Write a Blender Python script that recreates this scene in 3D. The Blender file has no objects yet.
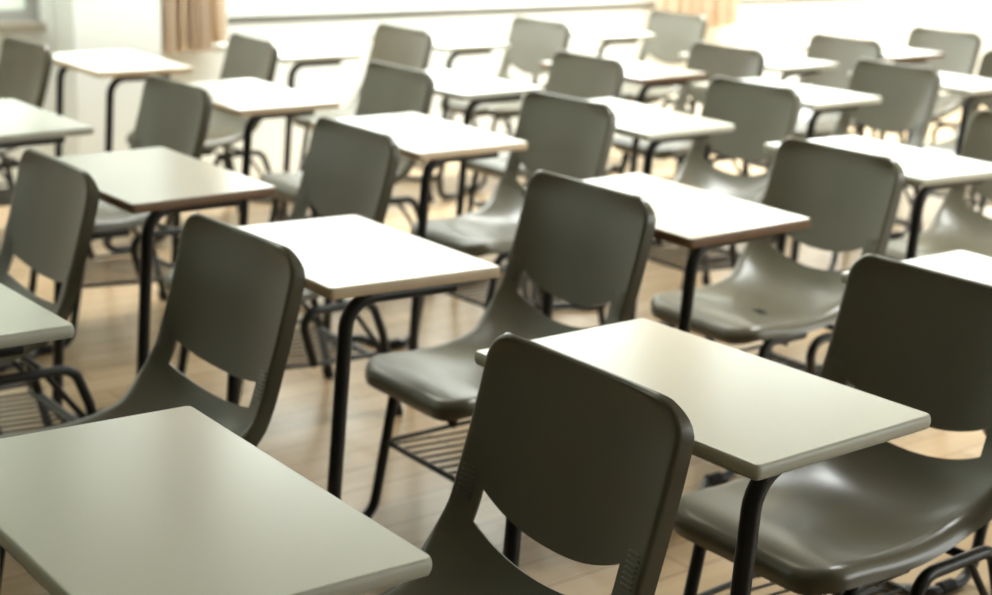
import bpy, bmesh, math, random
from mathutils import Vector, Matrix
random.seed(7)
sc = bpy.context.scene
COL = sc.collection
PI = math.pi

# ------------------------------------------------------------------ helpers
def link(o, parent=None):
    COL.objects.link(o)
    if parent is not None:
        o.parent = parent
    return o

class MB:
    """collects verts / faces of one mesh"""
    def __init__(s): s.v, s.f = [], []
    def add(s, vs, fs):
        n = len(s.v); s.v += [tuple(p) for p in vs]; s.f += [tuple(i + n for i in q) for q in fs]
    def box(s, x0, x1, y0, y1, z0, z1):
        s.add([(x0,y0,z0),(x1,y0,z0),(x1,y1,z0),(x0,y1,z0),(x0,y0,z1),(x1,y0,z1),(x1,y1,z1),(x0,y1,z1)],
              [(0,3,2,1),(4,5,6,7),(0,1,5,4),(1,2,6,5),(2,3,7,6),(3,0,4,7)])
    def tube(s, pts, r, seg=12, cap=True):
        pts = [Vector(p) for p in pts]
        n = len(pts)
        tans = []
        for i in range(n):
            a = pts[max(i-1,0)]; b = pts[min(i+1,n-1)]
            tans.append((b-a).normalized())
        t0 = tans[0]
        up = Vector((0,0,1)) if abs(t0.z) < .9 else Vector((1,0,0))
        nn = (up - t0*up.dot(t0)).normalized()
        vs, fs = [], []
        for i in range(n):
            t = tans[i]
            nn = (nn - t*nn.dot(t)).normalized()
            bb = t.cross(nn)
            for k in range(seg):
                a = 2*PI*k/seg
                vs.append(pts[i] + nn*(r*math.cos(a)) + bb*(r*math.sin(a)))
        for i in range(n-1):
            for k in range(seg):
                k2 = (k+1) % seg
                fs.append((i*seg+k, i*seg+k2, (i+1)*seg+k2, (i+1)*seg+k))
        if cap:
            fs.append(tuple(range(seg-1,-1,-1)))
            fs.append(tuple((n-1)*seg+k for k in range(seg)))
        s.add(vs, fs)
    def mesh(s, name, mat, smooth=True, bevel=0, angle=0.6):
        me = bpy.data.meshes.new(name)
        me.from_pydata(s.v, [], s.f); me.update()
        bm = bmesh.new(); bm.from_mesh(me)
        if bevel:
            es = [e for e in bm.edges if len(e.link_faces) == 2 and e.calc_face_angle(0) > 0.8]
            bmesh.ops.bevel(bm, geom=es, offset=bevel, segments=2, affect='EDGES', profile=0.6)
        bmesh.ops.recalc_face_normals(bm, faces=bm.faces)
        for e in bm.edges:
            if len(e.link_faces) == 2 and e.calc_face_angle(0) > angle: e.smooth = False
        for f in bm.faces: f.smooth = smooth
        bm.to_mesh(me); bm.free()
        me.materials.append(mat)
        return me

def obj(name, me, parent=None):
    return link(bpy.data.objects.new(name, me), parent)

def fillet(pts, rad, n=8):
    """polyline with rounded corners; rad is one radius or one per inner corner"""
    pts = [Vector(p) for p in pts]
    out = [pts[0]]
    for i in range(1, len(pts)-1):
        r = rad[i-1] if isinstance(rad, (list, tuple)) else rad
        a, p, b = pts[i-1], pts[i], pts[i+1]
        d1, d2 = (a-p).normalized(), (b-p).normalized()
        ang = d1.angle(d2)
        L = r/math.tan(ang/2)
        L = min(L, (a-p).length*.95, (b-p).length*.95)
        r = L*math.tan(ang/2)
        c = p + (d1+d2).normalized()*(r/math.sin(ang/2))
        s0 = p + d1*L - c; s1 = p + d2*L - c
        tot = s0.angle(s1)
        for k in range(n+1):
            t = k/n
            out.append(c + (s0*math.sin((1-t)*tot) + s1*math.sin(t*tot))/math.sin(tot))
    out.append(pts[-1])
    return out

# ------------------------------------------------------------------ materials
def mat(name, col, rough=.5, spec=.5, metal=0, noise=None, bump=None):
    m = bpy.data.materials.new(name); m.use_nodes = True
    nt = m.node_tree; b = nt.nodes['Principled BSDF']
    b.inputs['Base Color'].default_value = (*col, 1)
    b.inputs['Roughness'].default_value = rough
    b.inputs['Specular IOR Level'].default_value = spec
    b.inputs['Metallic'].default_value = metal
    tc = nt.nodes.new('ShaderNodeTexCoord')
    if noise:
        sca, amt, det = noise
        no = nt.nodes.new('ShaderNodeTexNoise'); no.inputs['Scale'].default_value = sca; no.inputs['Detail'].default_value = det
        mx = nt.nodes.new('ShaderNodeMix'); mx.data_type = 'RGBA'
        mx.inputs['A'].default_value = (*[c*(1-amt) for c in col], 1)
        mx.inputs['B'].default_value = (*[min(1, c*(1+amt)) for c in col], 1)
        nt.links.new(tc.outputs['Object'], no.inputs['Vector'])
        nt.links.new(no.outputs['Fac'], mx.inputs['Factor'])
        nt.links.new(mx.outputs['Result'], b.inputs['Base Color'])
    if bump:
        sca, st = bump
        no = nt.nodes.new('ShaderNodeTexNoise'); no.inputs['Scale'].default_value = sca; no.inputs['Detail'].default_value = 4
        bp = nt.nodes.new('ShaderNodeBump'); bp.inputs['Strength'].default_value = st; bp.inputs['Distance'].default_value = .002
        nt.links.new(tc.outputs['Object'], no.inputs['Vector'])
        nt.links.new(no.outputs['Fac'], bp.inputs['Height'])
        nt.links.new(bp.outputs['Normal'], b.inputs['Normal'])
    return m

M_shell = mat('olive_grey_plastic', (.097, .088, .058), .30, .8, noise=(9, .10, 5), bump=(420, .06))
M_steel = mat('black_steel', (.010, .011, .011), .32, .5)
M_wire = mat('dark_wire', (.030, .030, .026), .45, .5)
M_rubber = mat('black_rubber', (.012, .012, .012), .8, .3)
M_lam = mat('white_laminate', (.70, .715, .645), .21, .8, noise=(2.2, .03, 4))
M_edge = {
    'grey': mat('grey_edging', (.50, .50, .43), .4, .5, noise=(30, .06, 3)),
    'tan': mat('tan_wood_edging', (.62, .48, .33), .5, .4, noise=(25, .15, 4)),
    'brown': mat('brown_wood_edging', (.20, .115, .068), .5, .4, noise=(25, .2, 4)),
}
M_wall = mat('cream_wall_paint', (.84, .865, .83), .7, .3, noise=(1.2, .02, 3))
M_darkwall = mat('unseen_dark_wall', (.22, .23, .19), .7, .3, noise=(1.2, .04, 3))  # unseen walls kept dark to cut the light they bounce
M_ceil = mat('white_ceiling_paint', (.66, .67, .64), .8, .2)
M_alu = mat('window_aluminium', (.36, .36, .33), .4, .5, .3)
M_frame = mat('white_window_frame', (.80, .81, .78), .4, .5)
M_sill = mat('brown_grey_sill', (.30, .26, .20), .5, .4, noise=(6, .1, 3))
M_ink = mat('dark_scribble_ink', (.015, .015, .014), .6, .3)
def cloth_mat():
    m = mat('beige_curtain_cloth', (.80, .70, .58), .9, .1, noise=(3, .06, 3))
    nt = m.node_tree; b = nt.nodes['Principled BSDF']
    tl = nt.nodes.new('ShaderNodeBsdfTranslucent'); tl.inputs['Color'].default_value = (.84, .75, .64, 1)
    mx = nt.nodes.new('ShaderNodeMixShader'); mx.inputs[0].default_value = .65
    nt.links.new(b.outputs[0], mx.inputs[1]); nt.links.new(tl.outputs[0], mx.inputs[2])
    nt.links.new(mx.outputs[0], nt.nodes['Material Output'].inputs['Surface'])
    return m
M_curt = cloth_mat()

def floor_mat():
    m = bpy.data.materials.new('wood_plank_floor'); m.use_nodes = True
    nt = m.node_tree; N = nt.nodes; L = nt.links; b = N['Principled BSDF']
    tc = N.new('ShaderNodeTexCoord')
    br = N.new('ShaderNodeTexBrick')
    br.inputs['Scale'].default_value = 1; br.inputs['Brick Width'].default_value = 1.1; br.inputs['Row Height'].default_value = .11
    br.inputs['Mortar Size'].default_value = .0018; br.inputs['Bias'].default_value = 0
    br.inputs['Color1'].default_value = (.45, .325, .195, 1); br.inputs['Color2'].default_value = (.38, .26, .145, 1)
    br.inputs['Mortar'].default_value = (.16, .10, .055, 1)
    L.new(tc.outputs['Object'], br.inputs['Vector'])
    mp = N.new('ShaderNodeMapping'); mp.inputs['Scale'].default_value = (2.2, 30, 1)
    no = N.new('ShaderNodeTexNoise'); no.inputs['Scale'].default_value = 1; no.inputs['Detail'].default_value = 6
    L.new(tc.outputs['Object'], mp.inputs['Vector']); L.new(mp.outputs['Vector'], no.inputs['Vector'])
    rp = N.new('ShaderNodeMapRange'); rp.inputs['To Min'].default_value = .80; rp.inputs['To Max'].default_value = 1.15
    L.new(no.outputs['Fac'], rp.inputs['Value'])
    mu = N.new('ShaderNodeMix'); mu.data_type = 'RGBA'; mu.blend_type = 'MULTIPLY'; mu.inputs['Factor'].default_value = 1
    L.new(br.outputs['Color'], mu.inputs['A']); L.new(rp.outputs['Result'], mu.inputs['B'])
    L.new(mu.outputs['Result'], b.inputs['Base Color'])
    b.inputs['Roughness'].default_value = .24; b.inputs['Specular IOR Level'].default_value = .5
    return m
M_floor = floor_mat()

def pane_mat(name, tint, frost):
    """thin window pane: mostly lets light straight through, a little gloss"""
    m = bpy.data.materials.new(name); m.use_nodes = True
    nt = m.node_tree; N = nt.nodes; L = nt.links
    N.remove(N['Principled BSDF'])
    tr = N.new('ShaderNodeBsdfTransparent'); tr.inputs['Color'].default_value = (*tint, 1)
    gl = N.new('ShaderNodeBsdfGlossy'); gl.inputs['Roughness'].default_value = .05
    mx = N.new('ShaderNodeMixShader'); mx.inputs[0].default_value = .06
    L.new(tr.outputs[0], mx.inputs[1]); L.new(gl.outputs[0], mx.inputs[2])
    last = mx
    if frost:
        tl = N.new('ShaderNodeBsdfTranslucent'); tl.inputs['Color'].default_value = (.7, .72, .66, 1)
        m2 = N.new('ShaderNodeMixShader'); m2.inputs[0].default_value = frost
        L.new(mx.outputs[0], m2.inputs[1]); L.new(tl.outputs[0], m2.inputs[2]); last = m2
    L.new(last.outputs[0], N['Material Output'].inputs['Surface'])
    return m
M_glass = pane_mat('clear_window_glass', (.97, .98, .96), 0)
M_frost = pane_mat('frosted_window_glass', (.05, .055, .05), .75)

# ------------------------------------------------------------------ the moulded shell (seat and backrest)
# profile of the sitter's centre line as (forward, height); the desk centre is forward = 0
PROF = [(-.142,.381),(-.172,.392),(-.225,.388),(-.29,.376),(-.36,.367),(-.43,.367),(-.482,.379),(-.524,.406),(-.551,.444),
        (-.568,.490),(-.582,.536),(-.597,.592),(-.613,.664),(-.625,.726),(-.630,.762)]
PIV = Vector((-.5, 0, 0))               # chair pivot in desk coordinates
def catmull(P, n=24):
    out = []
    for i in range(len(P)-1):
        p0 = P[max(i-1,0)]; p1 = P[i]; p2 = P[i+1]; p3 = P[min(i+2,len(P)-1)]
        for k in range(n):
            t = k/n
            out.append(tuple(.5*(2*p1[j]+(p2[j]-p0[j])*t+(2*p0[j]-5*p1[j]+4*p2[j]-p3[j])*t*t+(-p0[j]+3*p1[j]-3*p2[j]+p3[j])*t**3) for j in (0,1)))
    out.append(P[-1]); return out
CUR = catmull(PROF)
ARC = [0]
for a, b in zip(CUR, CUR[1:]): ARC.append(ARC[-1] + math.hypot(b[0]-a[0], b[1]-a[1]))
LT = ARC[-1]
def cen(u):
    u = min(max(u, 0), LT)
    lo, hi = 0, len(ARC)-1
    while hi-lo > 1:
        m = (lo+hi)//2
        if ARC[m] <= u: lo = m
        else: hi = m
    t = (u-ARC[lo])/max(ARC[hi]-ARC[lo], 1e-9)
    return (CUR[lo][0]*(1-t)+CUR[hi][0]*t, CUR[lo][1]*(1-t)+CUR[hi][1]*t)
def u_of_z(z):                           # on the rising back
    for k in range(len(CUR)-1, 0, -1):
        if CUR[k-1][1] <= z <= CUR[k][1]:
            return ARC[k-1] + (ARC[k]-ARC[k-1])*(z-CUR[k-1][1])/(CUR[k][1]-CUR[k-1][1])
def sm(a, b, x):
    t = min(max((x-a)/(b-a), 0), 1); return t*t*(3-2*t)
UA, UB = u_of_z(.41), u_of_z(.47)
U_SEATREAR = u_of_z(.40)
def curlR(u): return .024 + (.008-.024)*sm(UA, UB, u)
def flange(u): return .010 + (.020-.010)*sm(UA, UB, u)
RC_TOP, RC_FRONT = .052, .075
def halfw(u):
    w = .193 + .017*sm(UA-.1, UB, u) + .011*math.exp(-((u-UA-.015)/.055)**2)
    w -= curlR(u)
    d = LT-u
    rc = RC_TOP-.008
    if d < rc: w -= rc - math.sqrt(max(rc*rc-(rc-d)**2, 0))
    rc = RC_FRONT-.024
    if u < rc: w -= rc - math.sqrt(max(rc*rc-(rc-u)**2, 0))
    return w
def lift(u):
    return .004 + .034*sm(.03, U_SEATREAR, u) - .014*sm(UA, UB+.05, u) - .010*sm(UB+.05, LT, u)
def S(u, s):
    f, z = cen(u); e = 1e-3
    a, b = cen(u-e), cen(u+e)
    tx, tz = b[0]-a[0], b[1]-a[1]; l = math.hypot(tx, tz)
    nx, nz = tz/l, -tx/l                 # faces the sitter: up on the seat, forward on the back
    k = lift(u)*abs(s)**2.6
    return Vector((f + nx*k - PIV.x, -s*halfw(u) - .006*sm(UA-.1, UB, u), z + nz*k))
def Nrm(u, s):
    e = 2e-3
    s0, s1 = max(s-e,-1), min(s+e,1); u0, u1 = max(u-e,0), min(u+e,LT)
    du = S(u1, s)-S(u0, s); ds = S((u0+u1)/2, s1)-S((u0+u1)/2, s0)
    if ds.length < 1e-9 or du.length < 1e-9: return Vector((1,0,0))
    n = du.cross(ds).normalized()
    return n if n.x + n.z > 0 else -n
SL = .765                                 # slot half width as a fraction
SLOT = {'a': (.487, .537), 'b': (.473, .519)}
DIP = {'a': (.034, .036), 'b': (.016, .014)}      # two mouldings: a deep crescent slot, a shallow one
STYLE = 'a'
U_D, U_C = [u_of_z(z) for z in SLOT[STYLE]]
U_SPLIT = (U_D+U_C)/2
def slot_low(s): return U_D - DIP[STYLE][0]*(1-min(abs(s)/SL,1)**2.2) if abs(s) < SL else U_D
def slot_up(s): return U_C - DIP[STYLE][1]*(1-min(abs(s)/SL,1)**2.4) if abs(s) < SL else U_C
def columns():
    inner = [SL*(-1+2*k/22) for k in range(23)]
    return [-1, -.96, -.92, -.87, -.82] + inner + [.82, .87, .92, .96, 1]
CS = columns()
def shell_patch(kind):
    mb_v, faces = [], []
    idx = {}
    def vert(u, s):
        key = (round(u,6), round(s,6))
        if key not in idx:
            idx[key] = len(mb_v); mb_v.append(S(u, s))
        return idx[key]
    if kind == 'seat':
        rc = RC_FRONT-.024
        ks = [rc*(1-math.cos(PI/2*k/8))/U_D for k in range(8)] + [rc/U_D + (1-rc/U_D)*k/22 for k in range(23)]
        rows = [lambda s, k=k: k*slot_low(s) if True else 0 for k in ks]
        side = [U_D, (U_D+U_SPLIT)/2, U_SPLIT]
    else:
        rc = RC_TOP-.008
        kk = [rc*(1-math.cos(PI/2*k/8)) for k in range(8)]
        rows_d = [1-d/(LT-U_C) for d in kk] + [(1-rc/(LT-U_C))*(1-k/18) for k in range(19)]
        rows = [lambda s, k=k: slot_up(s)+k*(LT-slot_up(s)) for k in rows_d]
        side = [U_C, (U_C+U_SPLIT)/2, U_SPLIT]
    # every row's arc position is the same at the sides and blends inside
    grid = [[vert(r(s), s) for s in CS] for r in rows]
    for i in range(len(rows)-1):
        for j in range(len(CS)-1):
            faces.append((grid[i][j], grid[i][j+1], grid[i+1][j+1], grid[i+1][j]))
    nL = 5
    for js in (range(0, nL), range(len(CS)-1-nL, len(CS)-1)):
        for a, b in zip(side, side[1:]):
            for j in js:
                faces.append((vert(a,CS[j]), vert(a,CS[j+1]), vert(b,CS[j+1]), vert(b,CS[j])))
    # outline: one split end, round the free edge, other split end
    left = [(side[2], -1), (side[1], -1)] + [(r(-1), -1) for r in reversed(rows)]
    mid = [(rows[0](s), s) for s in CS[1:-1]]
    right = [(b, -a) for b, a in reversed(left)]
    loop = left + mid + right
    B = [S(u, s) for u, s in loop]
    cpos = S(.2, 0) if kind == 'seat' else S((U_C+LT)/2, 0)
    prev = [vert(u, s) for u, s in loop]
    E = []
    for i, (u, s) in enumerate(loop):
        a = B[max(i-1,0)]; b = B[min(i+1,len(B)-1)]
        t = (b-a).normalized(); 
        ss = max(min(s, .97), -.97)
        n = Nrm(min(max(u, .004), LT-.004), ss)
        if i in (0, len(loop)-1):
            e = Vector((0, 1 if s < 0 else -1, 0)); e = (e - n*e.dot(n)).normalized()
        else:
            e = t.cross(n).normalized()
            if e.dot(B[i]-cpos) < 0: e = -e
        E.append((e, n))
    rings = []
    for a in (18, 36, 54, 72, 90): rings.append((math.sin(math.radians(a)), 1-math.cos(math.radians(a)), 0))
    rings.append((1, 1, 1))
    for sa, ca, fl in rings:
        cur = []
        for (u, s), p, (e, n) in zip(loop, B, E):
            R, F_ = curlR(u), flange(u)
            if kind == 'back':            # the rim is shallow along the top and deep down the sides
                k = max(0, e.z)**2; R, F_ = R + (.005-R)*k, F_ + (.004-F_)*k
            mb_v.append(p + e*(R*sa) - n*(R*ca + fl*F_))
            cur.append(len(mb_v)-1)
        for i in range(len(loop)-1):
            faces.append((prev[i], prev[i+1], cur[i+1], cur[i]))
        prev = cur
    name = 'seat' if kind == 'seat' else 'backrest'
    me = bpy.data.meshes.new(name)
    me.from_pydata([tuple(v) for v in mb_v], [], faces); me.update()
    bm = bmesh.new(); bm.from_mesh(me)
    bmesh.ops.remove_doubles(bm, verts=bm.verts, dist=1e-5)
    bmesh.ops.recalc_face_normals(bm, faces=bm.faces)
    # make sure faces look at the sitter
    f0 = min(bm.faces, key=lambda f: (f.calc_center_median()-cpos).length)
    if f0.normal.x + f0.normal.z < 0:
        bmesh.ops.reverse_faces(bm, faces=bm.faces)
    # thickness, made by hand
    bm.normal_update()
    vs = list(bm.verts)
    nor = {v: v.normal.copy() for v in vs}
    geo = bmesh.ops.duplicate(bm, geom=list(bm.faces))
    vm = geo['vert_map']
    for v in vs:
        vm[v].co = v.co - nor[v]*.0045
    newf = [g for g in geo['geom'] if isinstance(g, bmesh.types.BMFace)]
    be = [e for e in geo['geom'] if isinstance(e, bmesh.types.BMEdge) and len(e.link_faces) == 1]
    olde = [e for e in bm.edges if len(e.link_faces) == 1 and e.verts[0] in nor and e.verts[1] in nor]
    bmesh.ops.reverse_faces(bm, faces=newf)
    for e in olde:
        a, b = e.verts
        ff = bm.faces.new((a, b, vm[b], vm[a]))
    bmesh.ops.recalc_face_normals(bm, faces=bm.faces)
    for f in bm.faces: f.smooth = True
    for e in bm.edges:
        if len(e.link_faces) == 2 and e.calc_face_angle(0) > .9: e.smooth = False
    bm.to_mesh(me); bm.free()
    if kind == 'back':                    # moulded grip ribs on both uprights
        r = MB()
        for sg in (-1, 1):
            for k in range(7):
                u = U_SPLIT + .004 + k*.0078
                r.tube([S(u, sg*q) + Nrm(u, sg*q)*.0010 for q in (.84,.86,.88,.90,.92,.94,.96,.98)], .0018, 6)
        bm = bmesh.new(); bm.from_mesh(me)
        tmp = bpy.data.meshes.new('ribs'); tmp.from_pydata(r.v, [], r.f); bm.from_mesh(tmp)
        for f in bm.faces: f.smooth = True
        bm.to_mesh(me); bm.free(); bpy.data.meshes.remove(tmp)
    me.materials.append(M_shell)
    return me
ME_shell = {}
for STYLE in ('a', 'b'):
    U_D, U_C = [u_of_z(z) for z in SLOT[STYLE]]; U_SPLIT = (U_D+U_C)/2
    ME_shell[STYLE] = (shell_patch('seat'), shell_patch('back'))

# ------------------------------------------------------------------ frame meshes, in chair coordinates (x forward from the pivot)
TR_ = .0120
def cx(f): return f - PIV.x
RAIL_Y = .188
ZA = .332                                 # height of the rail under the seat
def rail_path(y):                         # arch under the seat edge: front strut, rail, start of the rear leg
    return fillet([(cx(-.395),y*.97,ZR-.010),(cx(-.352),y,ZA),(cx(-.566),y,ZA),(cx(-.600),y,.240)], [.04,.045])
ZR = .192
LEG_Y = .162
def sided(fn, name, m, r, seg=12):
    out = []
    for y in (-RAIL_Y, RAIL_Y):
        b = MB(); b.tube(fn(y), r, seg); out.append(b.mesh(name, m, angle=1.2))
    return out
FOOT_X = cx(-.095)
LEG_T, LEG_B = (cx(-.222), .343), (cx(-.158), TR_)
ME_rail = sided(rail_path, 'seat_rail', M_steel, TR_)
ME_fleg = sided(lambda y: fillet([(cx(-.36),y*LEG_Y/RAIL_Y,LEG_T[1]),(LEG_T[0],y*LEG_Y/RAIL_Y,LEG_T[1]),(LEG_B[0],y*LEG_Y/RAIL_Y,LEG_B[1]),(FOOT_X,y*LEG_Y/RAIL_Y,TR_)], [.04,.06]), 'front_leg', M_steel, TR_)
ME_rleg = sided(lambda y: [(cx(-.599),y,.2435),(cx(-.652),y,.012)], 'rear_leg', M_steel, TR_)
def foot_mesh():
    b = MB(); b.tube([(0,0,0),(.009,0,.034)], .0155, 12); return b.mesh('rubber_foot', M_rubber, angle=.9)
ME_foot = foot_mesh()
def bump_foot():
    b = MB(); b.tube([(-.020,0,0),(.020,0,0)], .0145, 12); return b.mesh('rubber_foot', M_rubber, angle=.9)
ME_bump = bump_foot()
def bar(pts, name, m, r):
    b = MB(); b.tube(pts, r, 10); return b.mesh(name, m, angle=1.2)
def leg_x(z):                             # where the front leg is at a height
    return LEG_T[0] + (LEG_B[0]-LEG_T[0])*(LEG_T[1]-z)/(LEG_T[1]-TR_)
def rleg_x(z): return cx(-.599) - .053*(.2435-z)/.2315
ME_cross = [bar([(rleg_x(.15),-RAIL_Y,.15),(rleg_x(.15),RAIL_Y,.15)], 'cross_bar', M_steel, .009),
            bar([(cx(-.50),-RAIL_Y,ZA),(cx(-.50),RAIL_Y,ZA)], 'cross_bar', M_steel, .009),
            bar([(cx(-.30),-LEG_Y,.330),(cx(-.30),LEG_Y,.330)], 'cross_bar', M_steel, .009)]
def rack_mesh():
    b = MB()
    xf = leg_x(ZR); xr = cx(-.585); zr = ZR-.020
    b.tube([(xf,-LEG_Y,ZR),(xf,LEG_Y,ZR)], .0065, 8)
    b.tube(fillet([(rleg_x(zr+.03),-RAIL_Y,zr+.03),(xr,-RAIL_Y+.03,zr),(xr,RAIL_Y-.03,zr),(rleg_x(zr+.03),RAIL_Y,zr+.03)], .03, 5), .005, 8)
    for sg in (-1, 1): b.tube([(xf,sg*LEG_Y,ZR),(cx(-.395),sg*RAIL_Y*.97,ZR-.008),(rleg_x(ZR-.01),sg*RAIL_Y,ZR-.01)], .006, 8)
    for k in range(9):
        y = -.140 + .280*k/8
        b.tube([(xf,y,ZR),(xr,y,zr)], .0034, 6)
    return b.mesh('book_rack', M_wire, angle=1.2)
ME_rack = rack_mesh()
def strut_mesh(y):                        # strap from the rail down to the rack
    b = MB()
    b.tube([(cx(-.500),y,ZA-.004),(rleg_x(.17),y*.98,.17)], .007, 8)
    return b.mesh('rack_strut', M_steel, angle=1.2)
ME_strut = [strut_mesh(-RAIL_Y), strut_mesh(RAIL_Y)]

# desk: top .60 wide (sideways) x .377 deep, at .70 high
DW, DD, DT, DZ = .599, .374, .021, .700
RD = .0142
def rrect(hx, hy, r, n=5):
    out = []
    for qx, qy, a0 in ((1,1,0),(-1,1,90),(-1,-1,180),(1,-1,270)):
        for k in range(n+1):
            a = math.radians(a0+90*k/n)
            out.append((qx*(hx-r)+r*math.cos(a), qy*(hy-r)+r*math.sin(a)))
    return out
def desktop_mesh():
    o = rrect(DD/2-.003, DW/2-.003, .008); i2 = rrect(DD/2-.0045, DW/2-.0045, .007)
    n = len(o); vs = []; fs = []
    prof = [(o,-DT+.001),(o,-.0012),(i2,0)]
    for pl, z in prof: vs += [(x,y,z) for x,y in pl]
    for a in range(2):
        for k in range(n): fs.append((a*n+k, a*n+(k+1)%n, (a+1)*n+(k+1)%n, (a+1)*n+k))
    fs.append(tuple(2*n+k for k in range(n))); fs.append(tuple(range(n-1,-1,-1)))
    b = MB(); b.add(vs, fs); return b.mesh('desktop', M_lam, angle=.5)
ME_top = desktop_mesh()
def edge_mesh(kind, rnd):
    b = MB(); n = 0; vs, fs = [], []
    ri = .0028
    prof = [(ri,-DT)] 
    if rnd:
        for k in range(7):
            a = -PI/2 + PI*k/6
            prof.append((.0045-.0045*math.cos(a), -DT/2 + (DT/2-.0004)*math.sin(a)))
    else:
        prof += [(.0008,-DT),(0,-DT+.0012),(0,-.0016),(.0010,-.0004)]
    prof.append((ri+.0002,-.0004))
    for d, z in prof:
        pl = rrect(DD/2-d, DW/2-d, .011-d); n = len(pl)
        vs += [(x,y,z) for x,y in pl]
    m = len(prof)
    for a in range(m-1):
        for k in range(n): fs.append((a*n+k, a*n+(k+1)%n, (a+1)*n+(k+1)%n, (a+1)*n+k))
    b.add(vs, fs); return b.mesh('edge_band', M_edge[kind], angle=.7)
ME_edge = {'grey': edge_mesh('grey', True), 'tan': edge_mesh('tan', False), 'brown': edge_mesh('brown', False)}
DY = .240
LEGX = .150
def desk_leg_mesh(y):
    b = MB(); zt = DZ-DT-RD
    b.tube(fillet([(-.115,y,zt),(LEGX-.030,y,zt),(LEGX+.016,y,RD),(LEGX-.055,y,RD)], [.062,.045]), RD, 12)
    return b.mesh('desk_leg', M_steel, angle=1.2)
ME_dleg = [desk_leg_mesh(-DY), desk_leg_mesh(DY)]

# ------------------------------------------------------------------ desk-chair units
CAT = 'school desk with attached chair'
GROUP = 'desks with attached chairs in the classroom rows'
def unit(X, Y, rot, off, tilt, edge, label, style='a', low=0):
    u = bpy.data.objects.new('school_desk_chair', None); COL.objects.link(u)
    u.empty_display_size = .1
    u.location = (X, Y, 0); u.rotation_euler = (0, 0, PI + rot)
    u['label'] = label; u['category'] = CAT; u['group'] = GROUP
    top = obj('desktop', ME_top, u); top.location = (0,0,DZ + .0008 + low)
    # a tiny lean of the board as screwed on by hand (slope forward, slope to the sitter's right)
    top.rotation_euler = (-tilt[1], -tilt[0], 0)
    top['label'] = 'pale grey laminate desktop'
    eb = obj('edge_band', ME_edge[edge], top)
    eb['label'] = {'grey':'grey rounded edge band','tan':'tan wood edge band','brown':'brown wood edge band'}[edge]
    for m in ME_dleg:
        o = obj('desk_leg', m, u); o.scale = (1, 1, (DZ+low)/DZ)
    cm = Matrix.Translation(Vector((PIV.x+off[0], PIV.y-off[1], 0))) @ Matrix.Rotation(-off[2], 4, 'Z')
    def chair_part(name, me):
        o = obj(name, me, u); o.matrix_local = cm; return o
    st = chair_part('seat', ME_shell[style][0]); st['label'] = 'olive grey moulded plastic seat'
    bk = chair_part('backrest', ME_shell[style][1]); bk['label'] = 'olive grey plastic backrest with a hand slot'
    for m in ME_rail: chair_part('seat_rail', m)
    for m in ME_fleg: chair_part('front_leg', m)
    for i, m in enumerate(ME_rleg):
        l = chair_part('rear_leg', m)
        ft = obj('rubber_foot', ME_foot, l); ft.location = (cx(-.652), (-RAIL_Y, RAIL_Y)[i], 0)
    for m in ME_cross: chair_part('cross_bar', m)
    for m in ME_strut: chair_part('rack_strut', m)
    chair_part('book_rack', ME_rack)
    for sy, dy in ((-LEG_Y, -DY), (LEG_Y, DY)):
        a = cm @ Vector((FOOT_X-.004, sy, TR_)); c = Vector((LEGX-.050, dy, RD))
        b = MB(); b.tube(fillet([a, a + (cm.to_3x3() @ Vector((.05,0,0))), c - Vector((.06,0,0)), c], .04, 5), TR_*.98, 12)
        r = obj('floor_runner', b.mesh('floor_runner', M_steel, angle=1.2), u)
        ft = obj('rubber_foot', ME_bump, r)
        ft.location = a + (cm.to_3x3() @ Vector((.02,0,0))) + Vector((0,0,.0035)); ft.rotation_euler = (0,0,-off[2])
    return u

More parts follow.
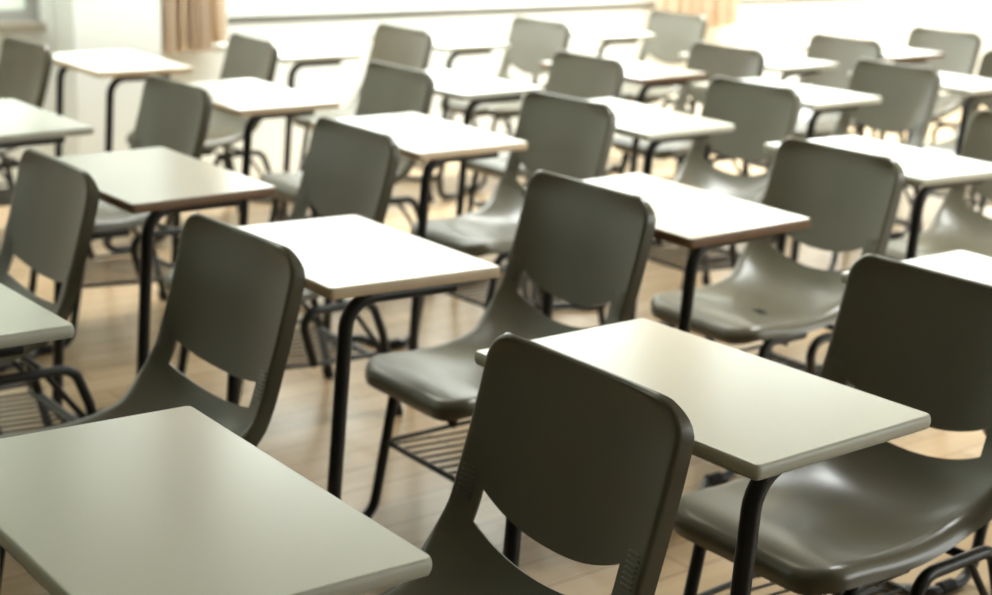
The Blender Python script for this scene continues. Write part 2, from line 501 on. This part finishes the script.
UNITS = [
 # X along the window wall, Y towards it, turn, chair offset, board lean, edge, label
 (0.722,1.546,-.0081,(-.005,-.030,.003),(.020,0),'grey','school desk with chair nearest the camera, its grey top filling the lower left corner'),
 (1.577,1.523,.0148,(-.036,.022,.022),(.010,-.002),'grey','school desk with chair at lower right, its white top right behind the nearest backrest'),
 (2.478,1.544,-.0337,(0,0,0),(-.004,.001),'grey','school desk at the right edge, its white top behind the large dark right-hand backrest'),
 (0.736,2.568,-.0026,(.020,-.085,-.023),(.003,-.016),'grey','school desk whose grey top the left edge cuts, dark backrest above the nearest desktop','b'),
 (1.615,2.559,-.0753,(.010,-.017,-.059),(.002,-.024),'tan','school desk with tan-edged white top left of centre, its front leg bare to the floor', 'a', -.014),
 (2.457,2.508,-.0303,(-.050,.060,-.005),(-.016,.006),'brown','school desk with brown-edged white top right of centre and a scribble on its seat'),
 (3.474,2.665,-.0700,(0,0,0),(.005,-.002),'grey','school desk at the right edge with its top behind the backrest above the scribbled seat'),
 (0.700,3.330,-.0122,(0,0,0),(0,0),'grey','chair with its desk cut off, dark backrest left of the brown-edged grey desktop','b'),
 (1.588,3.410,.0148,(.012,.018,.050),(-.010,.010),'brown','school desk with brown-edged grey top at left, leg standing between two dark backrests'),
 (2.535,3.625,-.0286,(.062,-.016,-.051),(-.008,.006),'tan','school desk with pale tan-edged top and the tall dark backrest at upper centre'),
 (3.330,3.578,-.0120,(.022,.023,-.011),(-.010,.013),'grey','school desk whose white top emerges right of the tall dark upper-centre backrest'),
 (4.283,3.765,.0119,(-.003,-.017,.042),(-.003,0),'grey','school desk with white top ending before the wide pale backrest at upper right'),
 (5.150,3.740,-.0050,(.02,0,0),(0,0),'grey','school desk at the right edge, top right of the wide pale upper-right backrest'),
 (1.563,4.413,.0266,(.012,.008,.004),(-.013,.011),'grey','school desk whose grey top the left edge cuts, dark backrest before the white pillar'),
 (2.476,4.541,-.0062,(.045,-.060,.017),(-.004,.012),'tan','school desk with white top just right of the dark backrest before the pillar'),
 (3.305,4.495,.0348,(-.012,-.033,.059),(-.006,0),'grey','school desk whose white top ends at the small backrest behind the tall upper-centre one'),
 (4.185,4.545,.0200,(.060,-.045,.02),(-.006,0),'brown','school desk with thin brown-edged white top right of the small upper-centre backrest'),
 (4.985,4.550,.0142,(.020,.015,.035),(-.003,0),'grey','school desk with a small white top, grey backrest against the bright far right wall'),
 (5.810,4.620,.0100,(.03,0,.03),(-.005,0),'brown','farthest school desk at upper right with a small brown-edged top and most distant backrest'),
 (1.565,5.716,.0431,(0,0,0),(0,0),'grey','chair at the left edge below the left window, grey backrest, desk out of frame'),
 (2.462,5.560,-.0100,(.035,-.02,.04),(-.003,.007),'tan','school desk standing in front of the white pillar with both front legs in view'),
 (3.282,5.670,.0400,(0,0,.015),(0,0),'grey','school desk whose pale backrest is first right of the left curtain under the middle window'),
 (4.135,5.745,.0300,(0,0,.005),(0,0),'grey','school desk whose pale backrest is second right of the left curtain under the middle window'),
 (5.109,5.816,-.0034,(0,0,0),(0,0),'grey','school desk whose pale backrest stands just before the far curtain'),
]
UO = [unit(*a) for a in UNITS]

# scribble on one seat
def scribble(u):
    st = [c for c in u.children if c.name.split('.')[0] == 'seat'][0]
    b = MB()
    def at(uu, s): return S(uu, s) + Nrm(uu, s)*.0006
    for pts in ([(.205,-.30),(.185,-.22),(.215,-.20),(.190,-.12)], [(.225,-.16),(.205,-.05)], [(.210,.02),(.228,-.06),(.200,-.02),(.215,.10)]):
        b.tube([at(*p) for p in pts], .0016, 5)
    o = obj('scribble_mark', b.mesh('scribble_mark', M_ink), st); o['label'] = 'small dark scribble on the seat'
scribble(UO[5])

# ------------------------------------------------------------------ the room
WX0, WX1, WY0, WY1, HC = -3.0, 11.0, -2.5, 6.4, 3.05
def structure(name, mb, m, parent=None, bevel=0):
    o = obj(name, mb.mesh(name, m, smooth=False, bevel=bevel), parent)
    if parent is None: o['kind'] = 'structure'
    return o
b = MB(); b.box(WX0-.2, WX1+.2, WY0-.2, WY1+.25, -.12, 0); structure('floor', b, M_floor)
b = MB(); b.box(WX0-.2, WX1+.2, WY0-.2, WY1+.25, HC, HC+.12); structure('ceiling', b, M_ceil)
SILL, HEAD = .77, 2.93
WIN = [(-2.2, .55, M_frost), (.75, 2.52, M_frost), (3.40, 6.46, M_glass), (6.50, 10.2, M_glass)]
b = MB()
b.box(WX0-.2, WX1+.2, WY1, WY1+.25, 0, SILL-.04)
b.box(WX0-.2, WX1+.2, WY1, WY1+.25, HEAD, HC)
xs = [WX0-.2] + [q for w in WIN for q in w[:2]] + [WX1+.2]
for k in range(0, len(xs), 2): b.box(xs[k], xs[k+1], WY1, WY1+.25, SILL-.04, HEAD)
structure('wall_far', b, M_wall)
b = MB(); b.box(WX0-.2, WX0, WY0, WY1, 0, HC); structure('wall_left', b, M_darkwall)
b = MB(); b.box(WX1, WX1+.2, WY0, WY1, 0, HC); structure('wall_right', b, M_wall)
b = MB(); NX0, NX1, NZ0, NZ1 = 3.2, 9.8, 1.0, 2.75  # unseen opening added in the near wall to brighten side edges
b.box(WX0-.2, WX1+.2, WY0-.2, WY0, 0, NZ0); b.box(WX0-.2, WX1+.2, WY0-.2, WY0, NZ1, HC)
b.box(WX0-.2, NX0, WY0-.2, WY0, NZ0, NZ1); b.box(NX1, WX1+.2, WY0-.2, WY0, NZ0, NZ1)
structure('wall_near', b, M_darkwall)
b = MB(); b.box(2.57, 2.97, WY1-.20, WY1, 0, HC); structure('pillar', b, M_wall, bevel=.006)
for i, (x0, x1, gm) in enumerate(WIN):
    w = bpy.data.objects.new('window_%d' % (i+1), None); COL.objects.link(w); w['kind'] = 'structure'
    w.location = ((x0+x1)/2, WY1, SILL)
    fr = MB(); h = HEAD-SILL; hw = (x1-x0)/2; t = .045
    fr.box(-hw, hw, .06, .11, 0, t); fr.box(-hw, hw, .06, .11, h-t, h)
    nm = max(2, round((x1-x0)/.9)+1)
    for k in range(nm):
        xx = -hw + t/2 + (2*hw-t)*k/(nm-1)
        fr.box(xx-t/2, xx+t/2, .062, .108, t, h-t)
    f = obj('window_frame', fr.mesh('window_frame', M_alu if i < 2 else M_frame, smooth=False), w)
    for k in range(nm-1):
        p = MB(); xa = -hw + t + (2*hw-t)*k/(nm-1); xb = -hw + (2*hw-t)*(k+1)/(nm-1)
        p.box(xa, xb, .083, .087, t, h-t)
        obj('pane', p.mesh('pane', gm, smooth=False), w)
    s = MB(); s.box(-hw, hw, -.03 if i < 2 else -.010, .25, -.04 if i < 2 else -.012, 0)
    if i >= 2: s.box(-hw, hw, .0, .25, -.04, -.012)
    obj('window_sill', s.mesh('window_sill', M_sill if i < 2 else M_alu, smooth=False, bevel=.004), w)

def curtain(x0, x1, zb, folds, label):
    b = MB(); nx, nz = folds*12, 14
    vs, fs = [], []
    for j in range(nz+1):
        z = zb + (2.95-zb)*j/nz
        for i in range(nx+1):
            t = i/nx
            a = t*folds*2*PI
            d = .036*math.sin(a) + .010*math.sin(2.3*a+1) + .004*math.sin(5*a+j*.6)
            vs.append((x0+(x1-x0)*t + .008*math.sin(1.7*a+j*.25), -d, z + (.008*math.sin(a*.5) if j == 0 else 0)))
    for j in range(nz):
        for i in range(nx):
            p = j*(nx+1)+i; fs.append((p, p+1, p+nx+2, p+nx+1))
    n = len(vs)                           # back layer, so the cloth has thickness
    vs += [(x, y+.004, z) for x, y, z in vs]
    fs += [tuple(q+n for q in reversed(f)) for f in fs]
    rim = [i for i in range(nx+1)] + [j*(nx+1)+nx for j in range(1, nz+1)] + [nz*(nx+1)+i for i in range(nx-1,-1,-1)] + [j*(nx+1) for j in range(nz-1,0,-1)]
    for k in range(len(rim)):
        p, q = rim[k], rim[(k+1) % len(rim)]
        fs.append((p, q, q+n, p+n))
    b.add(vs, fs)
    o = obj('curtain', b.mesh('curtain', M_curt, angle=1.2))
    o.location = (0, WY1-.085, 0)
    o['label'] = label; o['category'] = 'curtain'; o['group'] = 'beige curtains at the window wall'
curtain(2.99, 3.34, .625, 6, 'beige pleated curtain hanging between the white pillar and the middle window')
curtain(6.04, 6.72, .62, 7, 'beige pleated curtain hanging at the right end of the middle window')

# ------------------------------------------------------------------ light: daylight through the windows and an added near opening, added overhead fill
wd = bpy.data.worlds.new('sky'); sc.world = wd; wd.use_nodes = True
bg = wd.node_tree.nodes['Background']
bg.inputs['Color'].default_value = (.96, 1.0, .955, 1); bg.inputs['Strength'].default_value = 5.6
for x0, x1, yy, z0, z1 in [(w[0], w[1], WY1+.2, SILL, HEAD) for w in WIN] + [(NX0, NX1, WY0-.15, NZ0, NZ1)]:
    l = bpy.data.lights.new('window_portal', 'AREA'); l.shape = 'RECTANGLE'; l.size = x1-x0; l.size_y = z1-z0
    l.cycles.is_portal = True
    o = bpy.data.objects.new('window_portal', l); COL.objects.link(o)
    o.location = ((x0+x1)/2, yy, (z0+z1)/2); o.rotation_euler = (-PI/2 if yy > 0 else PI/2, 0, 0)
def fill_lamp(x, y, e, spread=110, sx=1.7, sy=.5):
    l = bpy.data.lights.new('added_fill_lamp', 'AREA'); l.shape = 'RECTANGLE'; l.size = sx; l.size_y = sy
    l.energy = e; l.color = (.96, 1.0, .97); l.spread = math.radians(spread)   # added fill, narrow spread keeps it off the nearest desk
    o = bpy.data.objects.new('added_fill_lamp', l); COL.objects.link(o); o.location = (x, y, HC-.06)
for x, e in ((1.4, 28), (3.2, 60), (5.0, 85), (6.8, 110), (8.6, 130)): fill_lamp(x, 5.75, e)  # unseen lamps added to brighten the far wall and back rows
for x, e in ((3.5, 38), (5.6, 38), (7.7, 38)): fill_lamp(x, 2.4, e, 95)  # more added fill, lifting desktops towards the right

# ------------------------------------------------------------------ camera
cam = bpy.data.cameras.new('camera'); co = bpy.data.objects.new('camera', cam); COL.objects.link(co)
Rv = Vector((0.7906848, -0.6115327, 0.0290741)); Uv = Vector((0.1403178, 0.2272408, 0.9636766)); Fv = Vector((0.5959266, 0.7578848, -0.2654847))
co.matrix_world = Matrix(((Rv.x,Uv.x,-Fv.x,0),(Rv.y,Uv.y,-Fv.y,0),(Rv.z,Uv.z,-Fv.z,1.41974),(0,0,0,1)))
cam.sensor_fit = 'HORIZONTAL'; cam.sensor_width = 36; cam.lens = 1520.79/992*36
cam.clip_start = .05
cam.dof.use_dof = True; cam.dof.focus_distance = 1.95; cam.dof.aperture_fstop = cam.lens/14.0
sc.camera = co

sc.view_settings.view_transform = 'Standard'; sc.view_settings.look = 'None'
sc.view_settings.gamma = 1; sc.view_settings.use_curve_mapping = False
sc.view_settings.exposure = 0.0
sc.cycles.use_denoising = True
sc.cycles.max_bounces = 8; sc.cycles.diffuse_bounces = 5; sc.cycles.transparent_max_bounces = 12
sc.cycles.caustics_reflective = False; sc.cycles.caustics_refractive = False
sc.cycles.sample_clamp_indirect = 8
